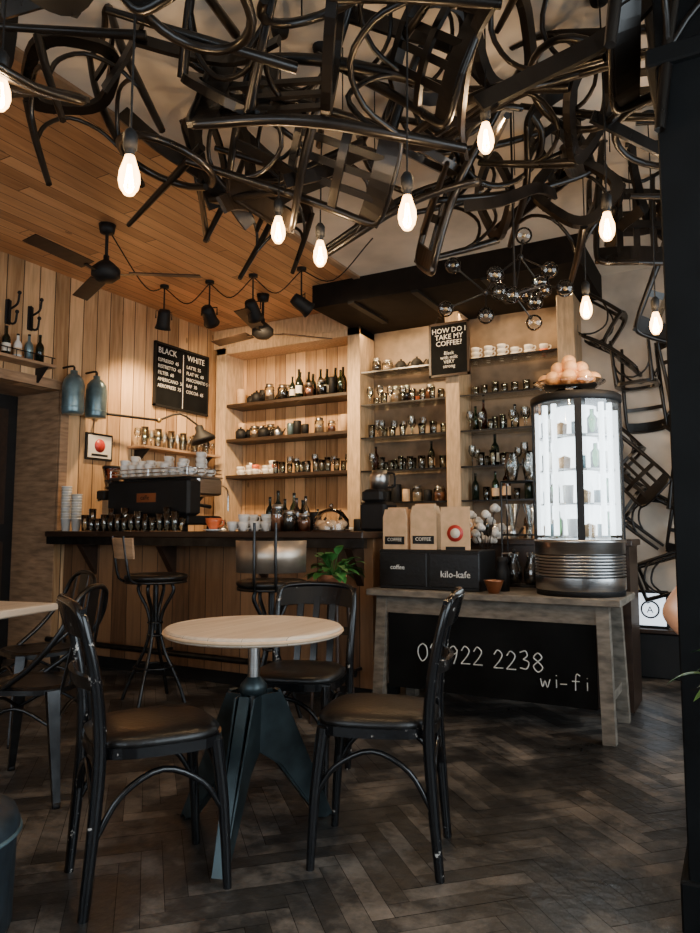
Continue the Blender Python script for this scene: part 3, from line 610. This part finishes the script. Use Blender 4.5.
for x in (-.055, .055):
    b.lathe([(.050, .16), (.02, .04), (.008, 0), (.008, -.03)], (x, 0, .36), M_glass, 14); b.lathe([(0, 0), (.04, 0), (.05, .04), (.045, .1), (.025, .15), (.035, .19)], (x, 0, .03), M_glass, 14); b.lathe([(0, .005), (.038, .005), (.045, .04), (.042, .07), (0, .07)], (x, 0, .03), M_soil, 14)
    b.lathe([(0, 0), (.03, 0), (.05, .1), (.03, .17)], (x, 0, .67), M_glass, 14)
b.obj('pour_over_stand', (-1.18, 4.33, CT))
b = MB(); b.lathe([(0, 0), (.035, 0), (.045, .06), (.03, .15), (.026, .19), (.03, .2)], (0, 0, 0), M_dglass, 16)
for i in range(14):
    a = i*2.4; h = .24+.04*(i % 6); rr = .05+.03*(i % 3); e = V((rr*cos(a), rr*sin(a), h+.06)); b.tube([(0, 0, .15), (e.x*.4, e.y*.4, .25), e], .003, M_shelf, 5, 3); b.sph(e, .026, M_cotton, 9, 7); b.sph(e+V((.016, .01, -.008)), .018, M_cotton, 8, 6)
b.obj('cotton_branch_vase', (-1.43, 4.35, CT))
b = MB(); b.lathe([(0, 0), (.03, 0), (.055, .07), (.058, .075), (.05, .07), (.025, .01), (0, .01)], (0, 0, 0), M_copper, 20); b.obj('copper_bowl', (-1.24, 3.93, CT))
b = MB(); b.lathe([(0, 0), (.04, 0), (.04, .12), (.03, .16), (.035, .17), (.03, .2), (0, .2)], (0, 0, 0), M_dark, 18); b.tube([(0, 0, .2), (0, 0, .22), (.07, 0, .225)], .004, M_steel, 6); b.sph((.07, 0, .235), .014, M_dark); b.obj('hand_grinder', (-1.24, 4.10, CT+0))

# ------------------------------------------------------------------ cylindrical display fridge
b = MB(); R0 = .24
b.lathe([(0, 0), (R0, 0), (R0, .03)], (0, 0, 0), M_dark, 48); b.lathe([(R0, .03), (R0+.004, .035), (R0+.004, .10)], (0, 0, 0), M_steel, 48)
for i in range(7): z = .105+i*.017; b.lathe([(R0-.012, z), (R0+.004, z+.003), (R0+.004, z+.010), (R0-.012, z+.013)], (0, 0, 0), M_steel, 48)
b.lathe([(R0-.013, .1), (R0-.013, .23)], (0, 0, 0), M_dark, 48)
b.lathe([(R0-.012, .225), (R0+.004, .23), (R0+.004, .285), (R0+.01, .29), (R0+.01, .305), (R0-.02, .31), (0, .31)], (0, 0, 0), M_steel, 48)
b.lathe([(R0, .305), (R0, 1.08)], (0, 0, 0), M_glass, 48)
b.lathe([(0, 1.075), (R0+.006, 1.075), (R0+.012, 1.085), (R0+.012, 1.115), (R0, 1.125), (0, 1.125)], (0, 0, 0), M_dark, 48)
for a in (-76, 14, 104, 194): b.tube([(R0*cos(radians(a)), R0*sin(radians(a)), .305), (R0*cos(radians(a)), R0*sin(radians(a)), 1.08)], 1, M_dark, rect=(.038, .014), up=(cos(radians(a)), sin(radians(a)), 0))
b.tube([(0, 0, .31), (0, 0, 1.08)], .012, M_chrome, 10)
for z in (.315, .50, .69, .88):
    if z > .4: b.lathe([(0, z), (.205, z), (.205, z+.008), (0, z+.008)], (0, 0, 0), M_steel, 32)
    for i in range(12):
        a = i*2*pi/12+z*5; x, y = .165*cos(a), .165*sin(a); k = (i*7+int(z*10)) % 4
        if k == 0: b.lathe([(0, 0), (.03, 0), (.034, .06), (0, .075)], (x, y, z+.008), M_kraft, 12)
        elif k == 1: b.lathe([(0, .004), (.026, .004), (.03, .09), (.031, .1), (0, .1)], (x, y, z+.006), M_white, 12)
        elif k == 2: b.lathe([(0, 0), (.028, 0), (.028, .09), (.012, .11), (.012, .14), (0, .14)], (x, y, z+.008), M_glassg, 12)
        else: b.lathe([(0, 0), (.028, 0), (.028, .07), (0, .07)], (x, y, z+.008), M_can, 12)
b.lathe([(.115, .33), (.115, 1.06)], (0, 0, 0), M_led, 24)
for a in (-76, 14, 104, 194):
    for s in (-1, 1):
        aa = radians(a+s*36); b.tube([(.212*cos(aa), .212*sin(aa), .33), (.212*cos(aa), .212*sin(aa), 1.06)], .015, M_led, 10)
b.obj('display_fridge', (-.80, 4.13, CT), 0)
b = MB(); b.lathe([(0, 0), (.07, 0), (.075, .01), (.03, .02), (.03, .035), (.14, .05), (.20, .085), (.203, .085), (.14, .045), (0, .038)], (0, 0, 0), M_globe, 24)
for i in range(9): b.sph((.135*cos(i*2*pi/9), .135*sin(i*2*pi/9), .095), .043, M_orange)
for i in range(5): b.sph((.07*cos(i*2*pi/5+.4), .07*sin(i*2*pi/5+.4), .10), .042, M_orange); b.sph((.068*cos(i*2*pi/5), .068*sin(i*2*pi/5), .165), .041, M_orange)
b.sph((0, 0, .21), .042, M_orange); b.obj('orange_fruit_bowl', (-.83, 4.13, CT+1.125))

b = MB(); b.bx(-1.1, .5, 5.75, 6.17, 0, .33, M_dark, .01); b.bx(-1.12, .52, 5.73, 6.17, .33, .36, M_dkwood, .005); b.obj('low_bench')
b = MB(); b.box((0, 0, .14), (.42, .06, .28), M_dark, None, .008); b.box((0, -.032, .14), (.38, .006, .24), M_sign)
b.lathe([(0, 0), (.068, 0), (.068, .003)], (.08, -.036, .14), M_dark, 24, axis=(0, -1, 0)); b.lathe([(0, .004), (.055, .004)], (.08, -.036, .14), M_sign, 24, axis=(0, -1, 0)); b.text("A", .07, T(.08, -.042, .115)@FR, M_dark, 'CENTER')
for i in range(4): b.box((-.09, -.037, .2-i*.04), (.14, .002, .012), M_dark)
b.obj('illuminated_sign', (-.70, 5.85, .36))

# ------------------------------------------------------------------ suspended chair sculpture
def euler(a, bb, c): return Matrix.Rotation(a, 4, 'X')@Matrix.Rotation(bb, 4, 'Y')@Matrix.Rotation(c, 4, 'Z')
b = MB()
rs = random.Random(21)
def ymax(x): return min(5.0, 3.0+max(0, (x+1.75))*1.35)
cells = []
for gx in range(6):
    for gy in range(7): cells.append((-2.2+gx*.55, 1.25+gy*.58))
for (cx, cy) in cells:
    x = cx+rs.uniform(-.2, .2); y = cy+rs.uniform(-.2, .2); z = rs.uniform(2.76, 3.0)
    Mt = euler(rs.uniform(0, 6.28), rs.uniform(0, 6.28), rs.uniform(0, 6.28)); sc = rs.uniform(.9, 1.15); vv = rs.choice([0, 0, 1])
    if cy > ymax(cx)+.1: continue
    b.M = T(x, y, z)@Mt@Matrix.Scale(sc, 4)@T(0, 0, -.42)
    chair_geo(b, M_sculpt, cushion=False, seg=6, sub=3, variant=vv)
for i in range(52):
    x = rs.uniform(-2.4, .6); y = 1.1+rs.random()*(ymax(x)-1.1); z = rs.uniform(2.6, 3.1)
    b.M = T(x, y, z)@euler(rs.uniform(-.6, .6), rs.uniform(-.6, .6), rs.uniform(0, 6.28))
    k = rs.random()
    if k < .45: L = rs.uniform(.5, .85); b.tube([(-L/2, 0, 0), (-L*.2, .06, .02), (L*.2, .06, -.02), (L/2, 0, 0)], 1, M_sculpt, sub=4, rect=(.016, rs.uniform(.05, .08)))
    elif k < .7: r_ = rs.uniform(.15, .24); b.tube([(r_*cos(t*.5), r_*sin(t*.5)*1.15, 0) for t in range(0, 13)], .016, M_sculpt, 6, 2)
    else: L = rs.uniform(.5, .95); b.tube([(-L/2, 0, 0), (L/2, .03, .03)], [.020, .012], M_sculpt, 6)
b.M = Matrix.Identity(4)
for i in range(len(b.v)):
    if b.v[i].z > H-.004: b.v[i].z = H-.004-(b.v[i].z-H)*.02
for i in range(16):
    x = rs.uniform(-2.2, .5); y = 1.3+rs.random()*(ymax(x)-1.4); b.tube([(x, y, 2.9), (x, y, H)], .003, M_dark, 5)
b.obj('hanging_chair_sculpture')
b = MB()
for gx in range(4):
    for gz in range(5):
        x = -.75+gx*.5+rs.uniform(-.1, .1); z = .75+gz*.5+rs.uniform(-.1, .1); y = 5.93+rs.uniform(-.05, .03)
        b.M = T(x, y, z)@Matrix.Rotation(rs.uniform(0, 6.28), 4, 'Y')@Matrix.Rotation(rs.choice([0, pi/2, pi])+rs.uniform(-.2, .2), 4, 'Z')@Matrix.Scale(.8, 4)@T(0, 0, -.42)
        chair_geo(b, M_sculpt, cushion=False, seg=6, sub=3, variant=rs.choice([0, 1]))
b.M = Matrix.Identity(4)
for i in range(len(b.v)):
    v = b.v[i]
    if v.y > YB-.01: v.y = YB-.01
    if v.z > 3.05: v.z = 3.05-(v.z-3.05)*.05
    if v.x > XR-.02: v.x = XR-.02
    if v.z < .42: v.z = .42
    if v.x < -1.08: v.x = -1.08
b.obj('wall_mounted_chair_sculpture')

# ------------------------------------------------------------------ bulbs
b0 = MB()
b0.lathe([(0, -.07), (.014, -.068), (.026, -.05), (.031, -.028), (.029, -.004), (.020, .024), (.014, .045), (.013, .05)], (0, 0, 0), M_bulb, 18)
for k in range(6):
    a = k*pi/3; b0.tube([(.005*cos(a), .005*sin(a), .02), (.012*cos(a), .012*sin(a), -.04), (.012*cos(a+1), .012*sin(a+1), -.04), (.005*cos(a+1), .005*sin(a+1), .02)], .0015, M_fil, 4)
b0.tube([(0, 0, .045), (0, 0, .0)], .002, M_brass, 5)
b0.lathe([(.014, .045), (.014, .065), (.02, .067), (.021, .11), (.012, .125), (.004, .13)], (0, 0, 0), M_dark, 14)
bulbs = ((-1.48, 1.37, 2.12), (-1.97, 1.29, 2.48), (-1.67, 2.38, 2.39), (-1.57, 2.56, 2.33), (-.91, 2.03, 2.15), (-.76, 2.41, 2.56), (-.41, 2.86, 2.32), (-.64, 3.66, 2.25), (-.33, 3.84, 2.17))
for q in bulbs:
    b = MB(); b.v = list(b0.v); b.f = list(b0.f); b.mi = list(b0.mi); b.sm = list(b0.sm); b.mats = list(b0.mats)
    hz = H-q[2]; b.tube([(0, 0, .12), (.004, 0, hz*.5), (0, 0, hz)], .0035, M_dark, 6, 3); b.lathe([(0, hz-.03), (.035, hz-.025), (.04, hz)], (0, 0, 0), M_dark, 14)
    o = b.obj('pendant_bulb', q); lamp_light('bulb_light', 'POINT', (0, 0, -.02), 30, (1, .68, .38), o, shadow_soft_size=.02)

b = MB(); rc = random.Random(5); c0 = V((0, 0, 0)); b.tube([c0, (0, 0, H-2.30)], .006, M_dark, 8); nodes = [c0, V((-.16, .02, .05)), V((.15, -.03, .02)), V((.02, .05, .22))]
for k in range(1, 4): b.tube([nodes[0], nodes[k]], .006, M_gun, 6)
def globe(p): b.sph(p, .042, M_globe, 16, 12); b.sph(p, .010, M_brass, 8, 6)
for nd in nodes:
    b.sph(nd, .016, M_gun)
    for i in range(4):
        d = V((rc.uniform(-1, 1), rc.uniform(-1, 1), rc.uniform(-.9, .6))).normalized(); e = nd+d*rc.uniform(.13, .24); b.tube([nd, e-d*.04], .004, M_gun, 6); b.sph(e-d*.036, .012, M_gun, 8, 6); globe(e)
b.obj('glass_globe_chandelier', (-.96, 3.48, 2.30))

b = MB(); b.lathe([(0, H-2.93), (.06, H-2.93), (.05, H-2.99), (.012, H-3.0)], (0, 0, 0), M_dark, 18); b.tube([(0, 0, .06), (0, 0, H-2.93)], .012, M_dark, 8)
b.lathe([(0, -.06), (.06, -.055), (.1, -.02), (.1, .03), (.06, .07), (.02, .1), (.02, .13), (0, .13)], (0, 0, 0), M_dark, 24)
for i in range(3):
    b.M = RZ(i*2*pi/3); b.tube([(.08, 0, -.01), (.2, 0, 0)], 1, M_gun, rect=(.03, .006)); b.box((.42, 0, .005), (.5, .12, .008), M_dkwood, Matrix.Rotation(radians(12), 3, 'X'), .003)
b.M = Matrix.Identity(4); me_f = b.mesh('ceiling_fan'); place(me_f, 'ceiling_fan', (-3.89, 3.41, 2.93), radians(35)); place(me_f, 'ceiling_fan', (-3.80, 5.18, 2.93), radians(50))

aims = [(-4.95, 4.9, 1.6), (-4.6, 6.1, 2.0), (-3.9, 6.1, 1.8), (-2.3, 6.1, 2.1)]
for (x, y), aim in zip(((-4.43, 4.55), (-4.0, 4.66), (-3.57, 4.72), (-3.12, 4.79)), aims):
    b = MB(); d = (V(aim)-V((x, y, 2.98))).normalized(); p = V((0, 0, 0))
    b.tube([(0, 0, .06), (0, 0, H-2.98)], .007, M_dark, 8); b.lathe([(0, 0), (.04, 0), (.04, -.02), (0, -.02)], (0, 0, H-2.98), M_dark, 14)
    sd = d.cross(V((0, 0, 1))).normalized(); b.tube([sd*.07, sd*.07+V((0, 0, .07)), -sd*.07+V((0, 0, .07)), -sd*.07], 1, M_dark, rect=(.012, .004), up=d)
    b.lathe([(0, -.09), (.045, -.085), (.055, -.05), (.06, .05), (.072, .09), (.066, .09), (.05, .04)], p, M_dark, 20, axis=d); b.lathe([(0, .035), (.05, .035)], p, M_spot, 18, axis=d)
    o = b.obj('track_spotlight', (x, y, 2.98))
    L = lamp_light('spot_beam', 'SPOT', d*.12, 155, WARM, o, spot_size=radians(105), spot_blend=.8, shadow_soft_size=.05)
    L.rotation_euler = d.to_track_quat('-Z', 'Y').to_euler()
b = MB()
for P in ([(-4.43, 4.55, H-.02), (-4.2, 4.6, 3.10), (-4.0, 4.66, H-.02)], [(-4.0, 4.66, H-.02), (-3.8, 4.7, 3.12), (-3.57, 4.72, H-.02)], [(-3.57, 4.72, H-.02), (-3.35, 4.75, 3.1), (-3.12, 4.79, H-.02)], [(-3.89, 3.41, H-.02), (-4.1, 4.0, 3.05), (-4.43, 4.55, H-.02)], [(-3.12, 4.79, H-.02), (-2.7, 4.6, 3.05), (-2.3, 4.5, H-.02)]): b.tube(P, .005, M_dark, 6, 6)
b.obj('ceiling_cable')

# ------------------------------------------------------------------ left wall accessories
b = MB()
for y in (-.1, .1):
    b.tube([(.01, y, .1), (.03, y, .06), (.03, y, -.08), (.10, y, -.10), (.12, y, -.02)], .009, M_dark, 8, 4); b.tube([(.03, y, .02), (.12, y, .05), (.14, y, .13)], .009, M_dark, 8, 4); b.sph((.12, y, -.015), .016, M_dark); b.sph((.14, y, .135), .016, M_dark)
    b.box((.008, y, 0), (.016, .05, .2), M_dark, None, .004)
b.obj('coat_hook', (XL, 3.52, 2.82))
b = MB(); b.bx(0, .16, -.35, .35, 0, .025, M_oldwood, .003)
for i in range(9): b.tube([(.15, -.33+i*.08, .02), (.15, -.33+i*.08, .08)], .004, M_dark, 5)
b.tube([(.15, -.34, .08), (.15, .34, .08)], .005, M_dark, 6)
for y in (-.28, .28): b.prism([(0, 0), (.14, 0), (0, -.14)], .02, M_dark, T(0, y, 0))
for i, (yy, m) in enumerate(((-.25, M_red), (-.15, M_dark), (-.05, M_dglass), (.05, M_white), (.15, M_can), (.25, M_dglass))): bottle(b, .075, yy, .025, .2+.02*(i % 3), .033, m)
b.obj('wall_bottle_rack', (XL, 3.42, 2.42))
b = MB()
for y in (0, .24):
    b.lathe([(.0, 0), (.085, 0), (.09, .02), (.09, .24), (.08, .29), (.05, .33), (.03, .34), (.03, .37), (0, .375)], (.14, y, 0), M_can, 24); b.lathe([(.092, .05), (.095, .055), (.092, .06)], (.14, y, 0), M_can, 24)
    b.tube([(.14, y, .36), (.13, y, .41), (.0, y, .41)], .009, M_dark, 8, 3)
b.obj('wall_canister_lamp', (XL, 3.96, 2.07))
b = MB(); b.lathe([(0, 0), (.04, 0), (.04, .02), (0, .025)], (0, 0, 0), M_dark, 16, axis=(1, 0, 0)); b.tube([(0, 0, 0), (.12, .02, .0), (.12, .06, 0), (.16, .62, .02)], .012, M_dark, 8); b.sph((.16, .62, .02), .026, M_brass); b.tube([(.16, .62, .02), (.26, .80, .10), (.34, .98, .0)], .010, M_dark, 8, 3)
d = V((.3, .2, -1)).normalized(); b.lathe([(.02, -.07), (.04, -.06), (.045, -.01), (.12, .07), (.125, .1), (.12, .1), (.04, .0)], (.35, 1.0, -.06), M_dark, 22, axis=d); b.lathe([(0, 0), (.03, .03), (.03, .05), (0, .075)], (.35, 1.0, -.06), M_bulb, 12, axis=d)
b.obj('swing_arm_lamp', (XL, 4.32, 2.13))
b = MB(); b.box((.01, 0, 0), (.02, .3, .24), M_dark, None, .003); b.box((.021, 0, 0), (.004, .26, .2), M_paper); b.lathe([(0, 0), (.06, 0), (.06, .003), (0, .003)], (.022, 0, .01), M_red, 20, axis=(1, 0, 0)); b.box((.024, 0, -.075), (.003, .18, .02), M_dark); b.obj('framed_picture', (XL, 4.36, 1.84))
b = MB(); b.bx(0, .22, -.55, .55, 0, .025, M_oldwood, .003)
for y in (-.45, .45): b.prism([(0, 0), (.18, 0), (0, -.16)], .025, M_dark, T(0, y, 0))
for j in range(2):
    for i in range(12): (tumbler if (i+j) % 2 else wineglass)(b, .06+.09*j, -.48+i*.087, .025, .13 if i % 2 else .18, .036)
b.obj('wall_glass_shelf', (XL, 5.25, 1.86))
b = MB(); b.bx(0, .2, -.5, .5, 0, .025, M_oldwood, .003)
for y in (-.4, .4): b.prism([(0, 0), (.18, 0), (0, -.16)], .025, M_dark, T(0, y, 0))
for i in range(9): [cup(b, .1, -.4+i*.1, .025+q*.045, .06, .038) for q in range(1+i % 3)]
b.obj('wall_cup_shelf', (XL, 5.25, 1.50))

# ------------------------------------------------------------------ seated customer (behind the column)
def person(loc, rot):
    P = {}; E = []; Rr = {}
    def p(n, co, r, par=None):
        P[n] = co; Rr[n] = r if isinstance(r, tuple) else (r, r)
        if par: E.append((par, n))
    p('pel', (0, 0, .56), (.15, .12)); p('wst', (0, -.01, .70), (.135, .105), 'pel'); p('chs', (0, .0, .88), (.16, .115), 'wst'); p('upc', (0, -.01, 1.00), (.13, .09), 'chs'); p('nek', (0, .0, 1.08), .052, 'upc'); p('nk2', (0, .015, 1.17), .048, 'nek')
    for s, n in ((1, 'r'), (-1, 'l')):
        p('hip'+n, (s*.10, .04, .56), .095, 'pel'); p('th'+n, (s*.12, .24, .56), .078, 'hip'+n); p('kn'+n, (s*.13, .44, .53), .058, 'th'+n); p('cf'+n, (s*.13, .43, .34), .052, 'kn'+n); p('an'+n, (s*.13, .40, .10), .036, 'cf'+n); p('ft'+n, (s*.135, .47, .045), .036, 'an'+n); p('to'+n, (s*.14, .56, .032), .028, 'ft'+n)
        p('sh'+n, (s*.17, -.005, 1.0), .058, 'upc')
        if n == 'r': el = (.335, .18, .78); wr = (.19, .38, .66); hd = (.155, .43, .64)
        else: el = (-.25, .03, .75); wr = (-.16, .26, .66); hd = (-.145, .31, .645)
        sh = V(P['sh'+n]); m1 = sh.lerp(V(el), .5); p('ua'+n, tuple(m1), .046, 'sh'+n); p('el'+n, el, .038, 'ua'+n); m2 = V(el).lerp(V(wr), .4); p('fa'+n, tuple(m2), .037, 'el'+n); p('wr'+n, wr, .024, 'fa'+n); p('hd'+n, hd, (.036, .018), 'wr'+n)
        dr = (V(hd)-V(wr)).normalized(); sd = V((-dr.y, dr.x, 0)).normalized()*(1 if n == 'r' else -1)
        for k, (o_, L) in enumerate(((-.027, .062), (-.009, .072), (.009, .068), (.026, .052))):
            a = V(hd)+dr*.035+sd*o_; p('f%d%s' % (k, n), tuple(a), .010, 'hd'+n); c = a+dr*L*.5+V((0, 0, .004)); p('g%d%s' % (k, n), tuple(c), .009, 'f%d%s' % (k, n)); e_ = c+dr*L*.45+V((0, 0, -.018)); p('h%d%s' % (k, n), tuple(e_), .0075, 'g%d%s' % (k, n))
        a = V(hd)-dr*.01-sd*.035; p('t0'+n, tuple(a), .011, 'hd'+n); p('t1'+n, tuple(a+dr*.035-sd*.015+V((0, 0, -.006))), .009, 't0'+n)
    ks = list(P); me = bpy.data.meshes.new('sk'); me.from_pydata([P[k] for k in ks], [(ks.index(a), ks.index(c)) for a, c in E], [])
    ob = bpy.data.objects.new('sk', me); bpy.context.collection.objects.link(ob); md = ob.modifiers.new('s', 'SKIN'); md.use_smooth_shade = True; md.branch_smoothing = .6
    for i, k in enumerate(ks): me.skin_vertices[0].data[i].radius = Rr[k]; me.skin_vertices[0].data[i].use_root = (k == 'pel')
    ss = ob.modifiers.new('ss', 'SUBSURF'); ss.levels = 2; bpy.context.view_layer.update()
    dm = bpy.data.meshes.new_from_object(ob.evaluated_get(bpy.context.evaluated_depsgraph_get()))
    b = MB(); vs = [v.co.copy() for v in dm.vertices]; grp = {M_skin: [], M_shirt: [], M_jeans: [], M_dark: []}
    el = {1: V(P['elr']), -1: V(P['ell'])}
    for f in dm.polygons:
        c = f.center; s = 1 if c.x > 0 else -1; sh = V(P['shr' if s > 0 else 'shl']); e = el[s]
        arm = (abs(c.x) > .15 and c.z > .6 and c.z < .95 and (c-e).dot(e-sh) > -.6*(e-sh).length_squared and (c-sh).dot((e-sh).normalized()) > .14) or (c.y > .2 and c.z > .615 and c.z < .85)
        if c.z > 1.085 or arm: grp[M_skin].append(list(f.vertices))
        elif c.z < .085: grp[M_dark].append(list(f.vertices))
        elif c.z < .63: grp[M_jeans].append(list(f.vertices))
        else: grp[M_shirt].append(list(f.vertices))
    for m, fs in grp.items():
        if fs: b.add(vs, fs, m, True)
    bpy.data.objects.remove(ob)
    hc = V((0, .03, 1.30)); seg, rg = 24, 18; hv = []; hf = []
    for i in range(rg+1):
        a = pi*i/rg
        for j in range(seg):
            q = 2*pi*j/seg; x = .076*sin(a)*cos(q); y = .096*sin(a)*sin(q); z = .118*cos(a)
            if z < 0: k = 1+z*2.6; x *= max(.5, k); y = y*(1+z*1.2)+(-z)*.12
            if y > .04 and abs(x) < .02 and -.035 < z < .02: y += .022*(1-abs(x)/.02)*(1-(z+.035)/.055*.7)
            if y > .05 and .0 < z < .025 and .015 < abs(x) < .05: y -= .008
            hv.append(hc+V((x, y, z)))
    for i in range(rg):
        for j in range(seg): j2 = (j+1) % seg; hf.append((i*seg+j, (i+1)*seg+j, (i+1)*seg+j2, i*seg+j2))
    b.add(hv, hf, M_skin, True)
    for s in (-1, 1):
        b.sph(hc+V((s*.030, .076, .010)), .013, M_eye, 12, 8); b.sph(hc+V((s*.030, .087, .010)), .005, M_dark, 8, 6); b.tube([hc+V((s*.015, .094, .03)), hc+V((s*.032, .092, .036)), hc+V((s*.048, .078, .03))], .004, M_hair, 6, 3)
        b.tube([hc+V((s*.074, .0, .025)), hc+V((s*.088, -.012, .03)), hc+V((s*.088, -.012, -.01)), hc+V((s*.074, .005, -.03))], .007, M_skin, 8, 4)
    b.tube([hc+V((-.024, .088, -.058)), hc+V((0, .102, -.056)), hc+V((.024, .088, -.058))], [.003, .007, .003], M_lip, 8, 4)
    vs = []; fs = []
    for i in range(9):
        a = (.62*pi)*i/8
        for j in range(24):
            q = 2*pi*j/24; lim = a*(1-.42*max(0, sin(q))); vs.append(hc+V((.084*sin(lim)*cos(q), -.006+.104*sin(lim)*sin(q), .008+.124*cos(lim))))
    for i in range(8):
        for j in range(24): j2 = (j+1) % 24; fs.append((i*24+j, (i+1)*24+j, (i+1)*24+j2, i*24+j2))
    b.add(vs, fs, M_hair, True)
    b.obj('seated_person', loc, rot)
person((.08, 3.20, 0), pi)

# ------------------------------------------------------------------ lighting
w = bpy.data.worlds.new('world'); bpy.context.scene.world = w; w.use_nodes = True
w.node_tree.nodes['Background'].inputs[0].default_value = (.66, .80, 1, 1); w.node_tree.nodes['Background'].inputs[1].default_value = 1.4
a = lamp_light('window_daylight', 'AREA', (XR-.03, 1.9, 1.6), 165, (.82, .93, 1), shape='RECTANGLE', size=2.2, size_y=4.8); a.rotation_euler = (0, pi/2, 0)
a = lamp_light('window_daylight', 'AREA', (-1.5, YF+.03, 1.65), 60, (.84, .93, 1), shape='RECTANGLE', size=4.0, size_y=2.0); a.rotation_euler = (radians(90), 0, 0)
a = lamp_light('added_shelf_fill', 'AREA', (-2.2, 5.90, 3.05), 14, WARM, shape='RECTANGLE', size=1.9, size_y=.04)  # added warm fill lamp that brightens the shelf bays; no fixture there

cam = bpy.data.objects.new('camera', bpy.data.cameras.new('camera')); bpy.context.collection.objects.link(cam)
cam.location = (0, 0, 1.1); cam.rotation_euler = (pi/2+radians(5.18), 0, radians(29)); cam.data.sensor_fit = 'VERTICAL'; cam.data.sensor_height = 36; cam.data.lens = 700/933*36; cam.data.clip_start = .05
bpy.context.scene.camera = cam
